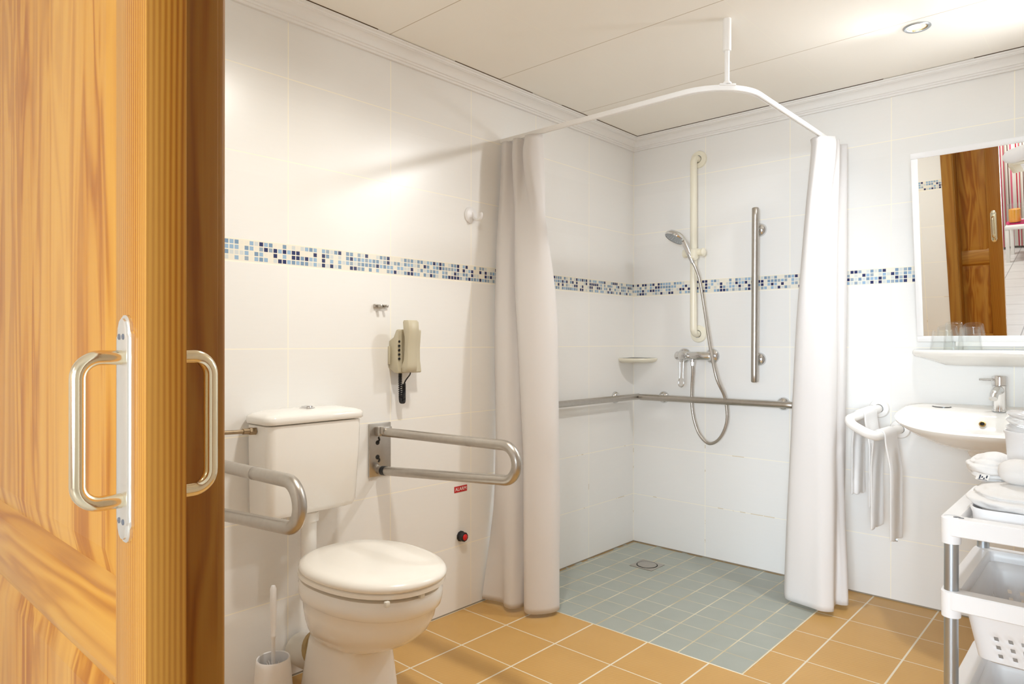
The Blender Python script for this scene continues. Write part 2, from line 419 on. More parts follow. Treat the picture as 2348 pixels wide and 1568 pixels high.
# ------------------------------------------------------------------ toilet
YC = -2.118; ZK = 1.045
t = thing('toilet', 'white floor standing toilet with closed lid and low wall cistern', 'toilet', (.3, YC, 0))
def egg(x0, x1, w, z, ex=2.3, yc=YC, n=48, dx=0):
    cx = x0+(x1-x0)*.44; out = []
    for i in range(n):
        a = 2*pi*i/n; c_, s_ = cos(a), sin(a)
        e2 = 2/ex
        X = (abs(c_)**e2)*(1 if c_ > 0 else -1); Y = (abs(s_)**e2)*(1 if s_ > 0 else -1)
        out.append((cx + (X*(x1-cx) if X > 0 else X*(cx-x0)), yc+Y*w, z*ZK))
    return out
b = MB().loft([egg(.12, .44, .118, 0, 4), egg(.125, .435, .114, .03, 4), egg(.14, .425, .104, .12, 4), egg(.15, .42, .098, .185, 3.6), egg(.155, .435, .100, .205, 3), egg(.155, .50, .118, .222, 2.5),
               egg(.155, .55, .138, .245, 2.3), egg(.155, .595, .158, .28, 2.2), egg(.155, .617, .168, .315, 2.2), egg(.155, .625, .172, .345, 2.2), egg(.152, .628, .174, .347, 2.2), egg(.148, .637, .182, .352, 2.2),
               egg(.145, .643, .186, .37, 2.2), egg(.145, .644, .187, .391, 2.2), egg(.148, .638, .181, .402, 2.2), egg(.2, .6, .15, .404, 2.2)])
b.obj('bowl', 'ceramic', t, sharp=50)
MB().loft([egg(.155, .648, .188, .4145, 2.2), egg(.150, .653, .192, .417, 2.2), egg(.150, .653, .192, .427, 2.2), egg(.155, .648, .188, .430, 2.2)]).obj('seat', 'seat', t)
MB().loft([egg(.162, .652, .189, .4315, 2.2), egg(.157, .657, .193, .4345, 2.2), egg(.156, .658, .194, .443, 2.2), egg(.162, .652, .188, .452, 2.2), egg(.175, .63, .172, .4575, 2.2), egg(.23, .56, .115, .460, 2.2), egg(.33, .46, .03, .4605, 2.2)]).obj('lid', 'seat', t, sharp=60)
MB().box(.632, .644, YC-.012, YC+.004, .4195, .4350, .002).obj('bumper', 'rubberw', t)
MB().box(.615, .627, YC-.12, YC-.106, .4195, .4350, .002).obj('bumper', 'rubberw', t)
# low level cistern
cy = -2.157
def cis(w0, x1, z, y0=0): return rrect(.004, x1, cy-.172+y0, cy-.172+w0+y0, .028, z, 5)
c = MB().loft([cis(.31, .125, .583, .012), cis(.325, .14, .588, .006), cis(.333, .150, .605, .003), cis(.348, .156, .80), cis(.350, .157, .880), cis(.344, .154, .8815, .003)]).obj('cistern', 'ceramic', t, sharp=35)
def cl(i, z): return rrect(.004+i*.3, .164-i, cy-.180+i, cy+.186-i, .03, z, 5)
k = MB().loft([cl(.03, .878), cl(.014, .8845), cl(.003, .8855), cl(0, .888), cl(0, .905), cl(.004, .911), cl(.02, .917), cl(.05, .923), cl(.07, .925)]).obj('cistern_lid', 'ceramic', t, sharp=60)
MB().lathe([(.026, 0), (.026, .004), (.022, .006), (.019, .006), (.018, .010), (.0, .012)], (.082, cy+.005, .922), n=28).obj('flush_button', 'chrome', k)
MB().tube(fillet([(.085, cy+.01, .60), (.085, cy+.01, .37), (.20, YC, .345)], .07, 10), .026, 20).lathe([(.033, 0), (.033, .03), (.028, .034)], (.085, cy+.01, .547), n=24, cap=True).obj('flush_pipe', 'ceramic', t)
pc = MB().tube(fillet([(.02, -2.145, .10), (.085, -2.145, .10), (.185, -2.135, .15)], .05, 8), [.052]*10+[.056], 24).obj('pan_connector', 'rubberw', t)
MB().tube([(.13, -2.14, .128), (.15, -2.139, .137)], .0605, 24).obj('seal_ring', 'stain', pc)
# supply pipe
sp = thing('supply_pipe', 'thin aged brass water pipe entering the left side of the cistern', 'pipe', (.075, -2.36, .865))
MB().tube(fillet([(.075, -2.336, .864), (.075, -2.43, .868), (.075, -2.56, .874), (.005, -2.60, .874)], .03, 6), .0065, 12).obj('tube', 'pipe', sp)
MB().cyl((.075, -2.331, .864), (.075, -2.352, .865), .0125, n=6).cyl((.075, -2.352, .865), (.075, -2.372, .866), .0095).obj('union_nut', 'pipe', sp)

# toilet brush
tb = thing('toilet_brush', 'white toilet brush standing in its holder beside the toilet', 'brush', (.157, -2.314, 0))
bx, by = .157, -2.314
MB().lathe([(0, 0.001), (.062, .001), (.063, .006), (.052, .15), (.051, .163), (.049, .166), (.046, .164), (.047, .15), (.057, .01), (0, .008)], (bx, by, 0), n=36).obj('holder', 'white_plastic', tb)
hb = MB().lathe([(.006, .10), (.006, .225), (.0085, .23), (.0085, .236), (.0075, .24), (.0085, .26), (.010, .33), (.0095, .38), (.006, .389), (0, .391)], (bx, by, 0), n=18).obj('handle', 'white_plastic', tb)
hd = MB().ball((bx, by, .10), .03, (1, 1, 1.3))
for i in range(26):
    a = i*2.4; e_ = .3+(i % 6)/6*1.0
    hd.cyl((bx, by, .115), (bx+.041*cos(a)*cos(e_*.6), by+.041*sin(a)*cos(e_*.6), .115+.035*sin(e_)), .0022, .0012, 6)
hd.obj('bristles', 'white_plastic', tb)

# ------------------------------------------------------------------ fold down grab bars by the toilet
def upbar(y, label):
    u = thing('fold_down_grab_bar', label, 'grab bar', (0, y, .74), 'fold down grab bars flanking the toilet')
    x0 = .0; yp = y
    # back plate with keyhole slots
    pl = MB().box(.001, .009, y-.045, y+.055, .636, .837, .0015).obj('back_plate', 'steel', u)
    for zc, d in ((.770, -1), (.703, 1)):
        hole = MB().lathe([(.009, 0), (.009, .0012)], (.0085, y-.008, zc+d*.006), (1, 0, 0), 18, True)
        hole.tube(cr([(.0092, y-.008, zc+d*.006), (.0092, y+.0, zc-d*.004), (.0092, y-.004, zc-d*.014)], 5), .0035, 8)
        hole.obj('keyhole', 'dark', pl)
    pts = fillet([(.03, y, .806), (.70, y, .819), (.70, y, .704), (.046, y, .660)], .056, 14)
    # rounded end: make it a true half ring
    top = [(.03, y, .806), (.656, y, .8195)]; bot = [(.656, y, .7085), (.046, y, .660)]
    arc = [(.656+.0555*sin(a), y, .764+.0555*cos(a)) for a in [pi*i/16 for i in range(1, 16)]]
    MB().tube(top+arc+bot, .0168, 20).obj('rail', 'steel', u)
    MB().box(.009, .040, y-.022, y+.02, .792, .826, .004).box(.036, .058, y-.020, y+.024, .80, .828, .004).obj('hinge', 'steel', u)
    MB().cyl((.030, y, .659), (.052, y, .661), .0178).obj('stopper', 'black', u)
    MB().cyl((.009, y, .658), (.036, y, .659), .0165).obj('socket', 'steel', u)
    MB().tube([(.492, y, .8158), (.499, y, .816)], .0172, 20, cap=False).tube([(.505, y, .8160), (.508, y, .8161)], .0171, 20, cap=False).obj('mark', 'steel', u)
upbar(-1.80, 'steel fold-down grab bar right of the toilet with whole back plate visible')
upbar(-2.55, 'steel fold-down grab bar left of the toilet, cut off by the door')

# ------------------------------------------------------------------ telephone
ph = thing('wall_telephone', 'beige wall telephone with coiled black cord above the right grab bar', 'telephone', (0, -1.70, 1.1))
base = MB().prism([(.0, 1.150), (.0, 1.045), (.018, 1.035), (.030, 1.028), (.054, 1.026), (.060, 1.030), (.052, 1.075), (.051, 1.12), (.058, 1.19), (.054, 1.195), (.044, 1.192), (.028, 1.165)], 'y', -1.748, -1.634, .003).obj('base', 'phone', ph)
hs = []
for z, o, d, w in ((1.030, .080, .022, .026), (1.034, .082, .032, .030), (1.055, .084, .036, .031), (1.075, .088, .026, .029), (1.12, .092, .020, .029), (1.165, .095, .026, .030), (1.19, .094, .036, .031), (1.222, .091, .036, .031), (1.229, .088, .026, .028)):
    hs.append([(o-d/2+ (p[0])*d, -1.714+p[1]*w*.80, z) for p in ((0, -.95), (.1, -1), (.93, -1), (1, -.9), (1, .9), (.93, 1), (.1, 1), (0, .95))])
MB().loft(hs).obj('handset', 'phone', ph, sharp=50)
for i in range(5):
    MB().lathe([(.0048, 0), (.0048, .003), (.004, .004), (0, .004)], (.0518+.0003*i, -1.7405, 1.148-i*.0165), (1, 0, 0), 14).obj('button', 'black', ph)
pth = cr([(.04, -1.724, 1.028), (.037, -1.722, .99), (.036, -1.720, .94), (.036, -1.717, .916), (.039, -1.712, .910), (.042, -1.709, .918), (.043, -1.709, .95), (.044, -1.710, .985)], 16)
co = []; n = len(pth)*11
for i in range(n):
    f = i/(n-1)*(len(pth)-1); k = min(int(f), len(pth)-2); p = pth[k].lerp(pth[k+1], f-k); a = f*2.6
    co.append(p + Vector((.0056*cos(a), .0056*sin(a), 0)))
cd = MB().tube(co, .0024, 6)
cd.tube(cr([co[-1], (.055, -1.708, 1.0), (.075, -1.706, 1.02), (.08, -1.706, 1.032)], 6), .0025, 8)
cd.obj('cord', 'black', ph)
MB().box(.0, .012, -1.754, -1.748, 1.06, 1.13, .002).obj('wall_plate', 'phone', ph)

# small chrome hook, white hook
hk = thing('double_hook', 'small square chrome hook on the wall just above the telephone', 'hook', (0, -1.79, 1.283))
MB().box(-.001, .012, -1.822, -1.784, 1.276, 1.290, .002).obj('plate', 'steel', hk)
MB().box(.011, .034, -1.815, -1.803, 1.278, 1.288, .002).box(.011, .034, -1.786, -1.776, 1.278, 1.288, .002).box(.004, .012, -1.79, -1.758, 1.279, 1.289, .002).obj('peg', 'steel', hk)
wh = thing('robe_hook', 'round white plastic robe hook on the wall left of the curtain', 'hook', (0, -1.31, 1.696))
MB().lathe([(.036, 0), (.036, .005), (.030, .010), (.028, .011), (0, .012)], (0, -1.31, 1.696), (1, 0, 0), 32).obj('disc', 'white_plastic', wh)
MB().tube(cr([(.008, -1.305, 1.706), (.014, -1.303, 1.695), (.018, -1.302, 1.682), (.03, -1.300, 1.675), (.048, -1.298, 1.678), (.056, -1.297, 1.690), (.054, -1.297, 1.702)], 6), .0065, 12).obj('prong', 'white_plastic', wh)

# alarm sign and push button
al = thing('alarm_sign', 'small red sign reading ALARM in white letters on the wall', 'sign', (0, -1.366, .517))
ap = MB().box(.0, .0015, -1.403, -1.329, .5045, .5305).obj('plate', 'signred', al)
cu = bpy.data.curves.new('txt', 'FONT'); cu.body = 'ALARM'; cu.size = .0205; cu.align_x = 'CENTER'; cu.align_y = 'CENTER'; cu.extrude = .0001; cu.resolution_u = 3
to = bpy.data.objects.new('txt', cu); C.objects.link(to)
dg = bpy.context.evaluated_depsgraph_get(); me = bpy.data.meshes.new_from_object(to.evaluated_get(dg))
bpy.data.objects.remove(to)
me.transform(Matrix.Rotation(pi/2, 4, 'Z') @ Matrix.Rotation(pi/2, 4, 'X'))
me.transform(Matrix.Translation((.0018, 0, .0005)))
me.materials.clear(); me.materials.append(M['signwhite'])
lt = bpy.data.objects.new('lettering', me); C.objects.link(lt); lt.parent = ap
pb = thing('alarm_button', 'round black alarm push button with red centre low on the wall', 'button', (0, -1.366, .315))
MB().lathe([(.023, 0), (.023, .004), (.019, .006), (.0205, .014), (.0205, .024), (.018, .028), (.0135, .028), (.0135, .024)], (0, -1.366, .315), (1, 0, 0), 10).obj('collar', 'black', pb, sharp=20)
MB().lathe([(.0132, .0), (.0132, .029), (.011, .031), (0, .0315)], (0, -1.366, .315), (1, 0, 0), 24).obj('push_cap', 'red', pb)

# ------------------------------------------------------------------ shower curtain rail
TZ = 2.058; TX = 1.112; TY = -1.112
cr_ = thing('curtain_rail', 'white L-shaped shower curtain rail hung from the ceiling', 'curtain rail', (1.05, -1.06, TZ))
path = fillet([(.0, TY, TZ), (TX, TY, TZ), (TX, 0, TZ)], .20, 16)
rg = []
for i, p in enumerate(path):
    a = path[max(i-1, 0)]; c2 = path[min(i+1, len(path)-1)]; d = (c2-a).normalized(); s_ = Vector((d.y, -d.x, 0))
    rg.append([p+s_*u_+Vector((0, 0, v)) for u_, v in ((-.008, -.009), (-.004, -.011), (-.0035, -.006), (.0035, -.006), (.004, -.011), (.008, -.009), (.009, 0), (.007, .009), (.003, .011), (-.003, .011), (-.007, .009), (-.009, 0))])
MB().loft(rg).obj('track', 'white_metal', cr_)
px, py = TX-.0586, TY+.0586
MB().cyl((px, py, TZ+.012), (px, py, 2.20), .009, n=20).obj('drop_rod', 'white_metal', cr_)
MB().cyl((px, py, 2.19), (px, py, CH), .0145, n=20).obj('sleeve', 'white_metal', cr_)
MB().box(px-.03, px+.03, py-.012, py+.012, TZ+.006, TZ+.014, .003, mat=Matrix.Translation((px, py, 0)) @ Matrix.Rotation(radians(45), 4, 'Z') @ Matrix.Translation((-px, -py, 0))).lathe([(.017, .012), (.016, .018), (.0095, .024)], (px, py, TZ), n=20).obj('bracket', 'white_metal', cr_)

def curtain(name, label, profs, N=9, cat='shower curtain', mat='curtain', hem=True, thick=.0016):
    zs = [z for z, _ in profs]
    S = [cr([(x, y, 0) for x, y in p], N) for _, p in profs]
    rows = 90; rings = []
    cols = len(S[0])
    tracks = []
    for j in range(cols):
        ctrl = [(S[i][j].x, S[i][j].y, zs[i]) for i in range(len(zs))]
        tr = cr(ctrl, 24)
        # resample at uniform z
        out = []; k = 0
        for r in range(rows+1):
            z = zs[0]+(zs[-1]-zs[0])*r/rows
            while k < len(tr)-2 and tr[k+1].z > z: k += 1
            a, b_ = tr[k], tr[k+1]; f = 0 if abs(a.z-b_.z) < 1e-9 else (a.z-z)/(a.z-b_.z)
            q = a.lerp(b_, max(0, min(1, f))); q.z = z
            out.append(q)
        tracks.append(out)
    for r in range(rows+1):
        row = []
        for j in range(cols):
            q = tracks[j][r].copy()
            nz = noise.noise(Vector((q.x*7, q.y*7, q.z*2.2)))
            q.y += .004*nz*min(1, r/12); q.x += .003*nz*min(1, r/12)
            if q.x < .012: q.x = .012
            row.append(q)
        rings.append(row)
    o = MB().loft(rings, cap=False, closed=False).obj(name, mat, loc=(profs[-1][1][6][0], profs[-1][1][6][1], profs[-1][0]), sharp=80)
    m = mod(o, 'SOLIDIFY', thickness=thick, offset=0)
    tag(o, label, cat)
    return o
L_top = [(.016, -1.10), (.022, -1.132), (.05, -1.138), (.063, -1.105), (.082, -1.102), (.095, -1.138), (.12, -1.142), (.133, -1.106), (.150, -1.104), (.165, -1.138), (.195, -1.146), (.222, -1.13), (.236, -1.10)]
L_t2 = [(.016, -1.10), (.022, -1.14), (.055, -1.15), (.072, -1.112), (.088, -1.112), (.10, -1.146), (.125, -1.148), (.138, -1.118), (.152, -1.118), (.172, -1.15), (.205, -1.155), (.232, -1.13), (.243, -1.10)]
L_mid = [(.016, -1.13), (.02, -1.175), (.06, -1.20), (.105, -1.185), (.12, -1.14), (.135, -1.145), (.15, -1.185), (.195, -1.215), (.255, -1.205), (.305, -1.17), (.322, -1.125), (.30, -1.10), (.25, -1.09)]
L_low = [(.016, -1.16), (.035, -1.19), (.085, -1.225), (.14, -1.225), (.17, -1.20), (.178, -1.15), (.19, -1.15), (.215, -1.20), (.255, -1.235), (.315, -1.205), (.348, -1.155), (.33, -1.10), (.27, -1.08)]
L_bot = [(.014, -1.25), (.045, -1.24), (.11, -1.225), (.15, -1.25), (.187, -1.25), (.207, -1.215), (.207, -1.17), (.232, -1.215), (.275, -1.24), (.318, -1.205), (.343, -1.15), (.33, -1.10), (.27, -1.08)]
lc = curtain('shower_curtain', 'gathered white shower curtain hanging against the toilet wall', [(TZ-.012, L_top), (1.90, L_t2), (1.35, L_mid), (.55, L_low), (.018, L_bot)])
R_top = [(1.150, -.03), (1.165, -.06), (1.12, -.08), (1.10, -.11), (1.145, -.13), (1.162, -.16), (1.12, -.18), (1.10, -.2), (1.155, -.212), (1.16, -.226), (1.112, -.27), (1.085, -.262), (1.066, -.238)]
R_mid = [(1.15, -.03), (1.172, -.08), (1.175, -.13), (1.15, -.15), (1.14, -.18), (1.172, -.22), (1.182, -.26), (1.165, -.30), (1.14, -.325), (1.12, -.345), (1.08, -.36), (1.05, -.345), (1.03, -.30)]
R_bot = [(1.15, -.03), (1.165, -.09), (1.185, -.15), (1.228, -.245), (1.212, -.272), (1.188, -.28), (1.196, -.33), (1.205, -.372), (1.17, -.398), (1.12, -.388), (1.06, -.378), (1.01, -.365), (.985, -.33)]
rc = curtain('shower_curtain', 'gathered white shower curtain hanging beside the towel rail', [(TZ-.010, R_top), (1.95, R_top), (1.25, R_mid), (.022, R_bot)])
def heading(o, prof):
    pass

# ------------------------------------------------------------------ shower fittings
def dome(mb, c, ax, r=.033, h=.026):
    return mb.lathe([(r, 0), (r, .003)] + [(r*cos(a), .003+(h-.003)*sin(a)) for a in [i*pi/2/8 for i in range(1, 9)]], c, ax, 28)
def hbar(label, a, b, fl, ax, st_off):
    h = thing('shower_grab_bar', label, 'grab bar', a)
    a, b = Vector(a), Vector(b); d = (b-a).normalized(); r = .0165
    pts = [a+d*.001, a+d*.003, a+d*.006] + [a.lerp(b, i/20) for i in range(1, 20)] + [b-d*.006, b-d*.003, b-d*.001]
    rr = [r*.6, r*.85, r]+[r]*19+[r, r*.85, r*.6]
    MB().tube(pts, rr, 20).obj('rail', 'steel', h)
    for f in fl:
        m = MB(); dome(m, f, ax)
        m.cyl(f, Vector(f)+Vector(ax)*st_off, .009)
        m.obj('wall_flange', 'chrome', h)
hbar('horizontal steel grab bar on the shower back wall, below the mixer', (.075, -.058, .838), (.93, -.058, .844), [(.199, 0, .840), (.860, 0, .844)], (0, -1, 0), .056)
hbar('horizontal steel grab bar on the shower left wall, beside the curtain', (.058, -.035, .838), (.058, -.98, .842), [(0, -.19, .839), (0, -.90, .842)], (1, 0, 0), .056)
hbar('vertical steel grab bar on the shower wall, right of the hose', (.738, -.062, .945), (.742, -.062, 1.816), [(.741, 0, 1.061), (.743, 0, 1.71)], (0, -1, 0), .060)
# cream vertical bar carrying the hand shower
cb = thing('shower_slide_bar', 'tall cream vertical bar on the shower wall holding the hand shower', 'grab bar', (.408, 0, 1.65))
MB().tube(fillet([(.408, 0, 2.122), (.408, -.062, 2.122), (.408, -.062, 1.190), (.408, 0, 1.190)], .045, 12), .0178, 20).obj('rail', 'cream', cb)
for z in (2.122, 1.190):
    MB().lathe([(.046, 0), (.046, .006), (.043, .012), (.030, .016), (.021, .017)], (.408, 0, z), (0, -1, 0), 32).obj('wall_flange', 'cream', cb)
sl = MB().tube([(.360, -.060, 1.618), (.462, -.060, 1.618)], .018, 20).ball((.462, -.060, 1.618), .0225, (.6, 1, 1)).tube([(.352, -.06, 1.618), (.366, -.06, 1.618)], .0225, 20)
sl.prism([(-.108, 1.632), (-.06, 1.640), (-.06, 1.588), (-.10, 1.570), (-.115, 1.585)], 'x', .414, .438, .004).obj('slider', 'cream', cb)
# hand shower
hsx = thing('hand_shower', 'chrome hand shower clipped to the cream vertical bar', 'hand shower', (.42, -.09, 1.57))
Pa, Pb_ = Vector((.424, -.098, 1.560)), Vector((.345, -.118, 1.700))
hp = cr([Pa, (.409, -.104, 1.60), (.390, -.110, 1.65), (.372, -.116, 1.690), (.350, -.122, 1.716)], 5)
MB().tube(hp, [.011+.003*min(1, i/6) for i in range(len(hp))], 16).obj('handle', 'chrome', hsx)
hc = Vector((.338, -.130, 1.702)); hax = Vector((-.30, -.42, -.86))
MB().lathe([(0, -.026), (.022, -.025), (.042, -.017), (.054, -.002), (.056, .006), (.053, .011), (.052, .013)], hc, hax, 32).obj('head', 'chrome', hsx)
fc = MB().lathe([(.052, .011), (.044, .0145), (0, .015)], hc, hax, 32)
q = Vector((0, 0, 1)).rotation_difference(hax.normalized())
for i in range(40):
    a = i*2.4; r = .044*sqrt((i+.5)/40); fc.lathe([(.0018, .014), (.0012, .018)], hc+q @ Vector((r*cos(a), r*sin(a), 0)), hax, 6, True)
fc.obj('spray_face', 'alu', hsx)
hose = cr([(.405, -.066, 1.030), (.404, -.062, .99), (.394, -.052, .90), (.394, -.05, .80), (.410, -.05, .72), (.442, -.05, .652), (.494, -.05, .616), (.552, -.05, .652), (.590, -.052, .743), (.584, -.062, .86), (.556, -.10, .965), (.512, -.085, 1.13), (.477, -.072, 1.31), (.452, -.075, 1.46), (.436, -.09, 1.53), (.424, -.098, 1.560)], 14)
rr = [.0074 + .0006*(i % 2) for i in range(len(hose))]
hsz = thing('shower_hose', 'looping grey metal shower hose from the mixer up to the hand shower', 'hose', (.405, -.066, 1.03))
MB().tube(hose, rr, 12).obj('tube', 'steel', hsz)
MB().cyl((.405, -.066, 1.046), (.405, -.066, 1.022), .0115, n=8).obj('nut', 'chrome', hsz)
# mixer tap
mx = thing('shower_mixer', 'chrome shower mixer valve with clear loop lever on the back wall', 'mixer tap', (.405, 0, 1.073))
m = MB().tube([(.305, -.062, 1.073), (.312, -.062, 1.073), (.50, -.062, 1.073), (.508, -.062, 1.073)], [.018, .0225, .0225, .018], 24)
m.obj('body', 'chrome', mx)
for x in (.325, .486):
    f = MB().lathe([(.040, 0), (.040, .004), (.036, .012), (.022, .020), (.015, .022), (.015, .06)], (x, 0, 1.073), (0, -1, 0), 28); f.obj('wall_flange', 'chrome', mx)
MB().lathe([(.0235, 0), (.0255, .01), (.0255, .032), (.020, .040), (0, .042)], (.362, -.070, 1.073), (0, -1, 0), 28).obj('cartridge', 'chrome', mx)
MB().cyl((.405, -.066, 1.055), (.405, -.066, 1.040), .0135).obj('outlet', 'chrome', mx)
lv = [(.351, -.103, 1.045), (.352, -.105, 1.00), (.352, -.107, .96), (.347, -.109, .935), (.350, -.110, .918), (.362, -.110, .910), (.374, -.110, .918), (.377, -.109, .935), (.372, -.107, .96), (.372, -.105, 1.00), (.373, -.103, 1.045)]
MB().tube(cr(lv, 6), .0042, 10).box(.35, .374, -.108, -.098, 1.04, 1.062, .003).obj('lever', 'chrome', mx)
# corner soap shelf
ss = MB()
def quarter(r, z, i=0): return [(.001, -.001, z)] + [(.001+r*cos(a)*(1+.12*sin(2*a)), -.001-r*sin(a)*(1+.12*sin(2*a)), z) for a in [k*pi/2/14 for k in range(15)]]
ss.loft([quarter(.125, 1.030), quarter(.15, 1.040), quarter(.155, 1.050), quarter(.153, 1.056), quarter(.147, 1.056), quarter(.142, 1.049), quarter(.06, 1.048)])
tag(ss.obj('soap_shelf', 'cream', loc=(.05, -.05, 1.03)), 'cream quarter-round soap shelf in the shower corner', 'shelf')
# floor drain
fd = thing('floor_drain', 'square stained steel floor drain in the shower corner', 'drain', (.286, -.323, .001))
MB().box(.221, .351, -.388, -.258, .0005, .004, .001).obj('frame', 'steel', fd)
MB().lathe([(.054, 0), (.054, .001), (.049, .001)], (.286, -.323, .0036), n=40).obj('gap_ring', 'dark', fd)
MB().lathe([(.049, 0), (.049, .0025), (.047, .003), (0, .003)], (.286, -.323, .0032), n=40).obj('cover', 'steel', fd)

# ------------------------------------------------------------------ towel rail with two towels
tr = thing('towel_rail', 'white U-shaped grab rail left of the washbasin carrying two towels', 'grab rail', (1.32, 0, .80))
A0, A1, B1, B0 = (1.288, 0, .850), (1.228, -.30, .815), (1.341, -.30, .756), (1.372, 0, .765)
MB().tube(fillet([A0, A1, B1, B0], .05, 12), .0195, 20).obj('rail', 'white_metal', tr)
for p in (A0, B0):
    MB().lathe([(.042, 0), (.042, .006), (.038, .014), (.0198, .018)], p, (0, -1, 0), 30).obj('wall_flange', 'white_metal', tr)
def towel(name, label, c, tan, halfw, front, back, flare, seed):
    # cloth draped over a bar; the hanging ends turn a little and bunch into soft folds
    c = Vector(c); tn = Vector(tan).normalized(); sd = Vector((tn.y, -tn.x, 0)).normalized()
    if sd.x < 0: sd = -sd
    face = Vector((.93, .36, 0)).normalized(); tf = Vector((tn.x, tn.y, 0)).normalized()
    if tf.dot(face) < 0: tf = -tf; tn = -tn
    R = .0235; W = 19; rings = []; prof = []
    for i in range(26): prof.append((-1, -back*(1-i/26)))
    for i in range(11): prof.append((-cos(pi*i/10), R*sin(pi*i/10)))
    for i in range(1, 29): prof.append((1, -front*i/28))
    for j, (s_, h) in enumerate(prof):
        row = []; dn = max(0, -h); t_ = min(1, dn/.16); t_ = t_*t_*(3-2*t_)
        ax = tf.lerp(face, t_*.0).normalized()
        for k in range(W+1):
            f = k/W*2-1; w = halfw*(1+flare*min(dn, .3))*f
            fold = (.010*t_)*sin(f*4.0+seed+dn*4) + .006*t_*noise.noise(Vector((f*1.7, dn*5, seed+s_)))
            band = -.0035 if (.055 < (front if s_ > 0 else back)-dn < .075 or .095 < (front if s_ > 0 else back)-dn < .105) and h < 0 else 0
            off = s_*R + (.020*t_ if s_ > 0 else -.006*t_)
            p = c + ax*w + sd*(off) + Vector((.36, -.93, 0))*(fold + band + (.012*t_ if s_ > 0 else -.012*t_))
            p.z = c.z + tn.z*w*(1-t_) + h + (.010*noise.noise(Vector((f*2, seed, s_)))*t_)
            row.append(p)
        rings.append(row)
    root = thing(name, label, 'towel', c, 'hand towels on the rail beside the basin')
    o = MB().loft(rings, cap=False, closed=False).obj('cloth', 'towel', root, sharp=80)
    mod(o, 'SOLIDIFY', thickness=.007, offset=0); mod(o, 'SUBSURF', levels=1, render_levels=1)
    return root
ta = towel('hand_towel', 'white hand towel on the rail leg nearest the wall and curtain', Vector(A0).lerp(Vector(A1), .42)+Vector((0, 0, -.001)), Vector(A1)-Vector(A0), .054, .40, .36, .12, .6)
tb2 = towel('hand_towel', 'longer white hand towel over the front of the rail', Vector(B1).lerp(Vector(B0), .40)+Vector((0, 0, -.001)), Vector(B0)-Vector(B1), .066, .435, .405, .05, 2.2)
MB().box(1.398, 1.412, -.222, -.219, .322, .334, .001).obj('label_tag', 'alu', tb2)

# ------------------------------------------------------------------ washbasin
wb = thing('washbasin', 'white wall-hung washbasin below the mirror at right', 'washbasin', (1.742, 0, .80))
BX = 1.742
def rim(w, y1, y0, dz, n=56, sq=2.6, cx=BX):
    out = []
    yc = -.20
    for i in range(n):
        a = 2*pi*i/n; c_, s_ = cos(a), sin(a)
        X = (abs(c_)**(2/sq))*(1 if c_ > 0 else -1)*w
        ee = 2/2.0 if s_ < 0 else 2/5
        Y = (abs(s_)**ee)*(1 if s_ > 0 else -1)
        y = yc + (Y*(y0-yc) if Y > 0 else Y*(yc-y1)) 
        # wings sweep in towards the back corners
        out.append((cx+X, y, .885+.112*y+dz))
    return out
bs = MB().loft([rim(.10, -.28, -.002, -.118), rim(.15, -.335, -.002, -.110), rim(.19, -.385, -.002, -.096), rim(.232, -.44, -.002, -.078), rim(.275, -.49, -.002, -.054), rim(.312, -.533, -.002, -.026), rim(.332, -.552, -.002, -.010), rim(.335, -.555, -.002, -.002), rim(.329, -.549, -.004, .004), rim(.318, -.538, -.010, .004), rim(.298, -.515, -.13, -.004), rim(.272, -.49, -.142, -.022), rim(.225, -.44, -.155, -.048), rim(.15, -.37, -.18, -.070), rim(.04, -.26, -.192, -.078)])
bs.obj('bowl', 'ceramic', wb, sharp=60)
MB().lathe([(.010, -.004), (.0118, .0), (.0118, .003), (.008, .004), (.0078, -.002)], (1.695, -.163, .826), (.0, -.85, .5), 20).obj('overflow_ring', 'gilt', wb)
MB().lathe([(.0079, 0), (0, .0008)], (1.695, -.163, .826), (.0, -.85, .5), 16).obj('overflow_hole', 'dark', wb)
MB().prism([(-.0, .745), (-.0, .690), (-.16, .690), (-.22, .700), (-.25, .715), (-.27, .742)], 'x', BX-.085, BX+.2, .014).obj('trap_cover', 'ceramic', wb)
# basin tap
tp = thing('basin_tap', 'chrome single lever basin tap on the washbasin', 'tap', (1.742, -.095, .876))
MB().lathe([(.0265, 0), (.0265, .004), (.0245, .006), (.0245, .095), (.026, .098), (.026, .101)], (1.742, -.095, .876), n=32, cap=True).obj('body', 'chrome', tp)
MB().lathe([(.0265, .102), (.0265, .134), (.0255, .138), (.02, .140), (0, .1405)], (1.742, -.095, .876), n=32).obj('cap', 'chrome', tp)
MB().tube(cr([(1.742, -.10, .955), (1.740, -.14, .962), (1.736, -.18, .950), (1.734, -.20, .930)], 5), [.018, .018, .018, .018, .0175, .017, .0165, .016, .0155, .015, .015, .015, .0145, .0145, .0145, .0145], 20).obj('spout', 'chrome', tp)
MB().tube([(1.730, -.105, 1.000), (1.700, -.135, 1.000), (1.684, -.150, 1.001)], [.006, .0055, .0045], 12).obj('lever', 'chrome', tp)
# soap dish on basin ledge
sdx = MB().loft([[(1.541+a*.036*cos(t_), -.070+a*.020*sin(t_), z) for t_ in [i*2*pi/28 for i in range(28)]] for a, z in ((.6, .8735), (.9, .8755), (1, .880), (.94, .880), (.8, .8775), (.3, .877))])
tag(sdx.obj('soap_dish', 'darkchrome', loc=(1.541, -.07, .876)), 'flat oval dark metal soap dish on the left ledge of the washbasin', 'soap dish')

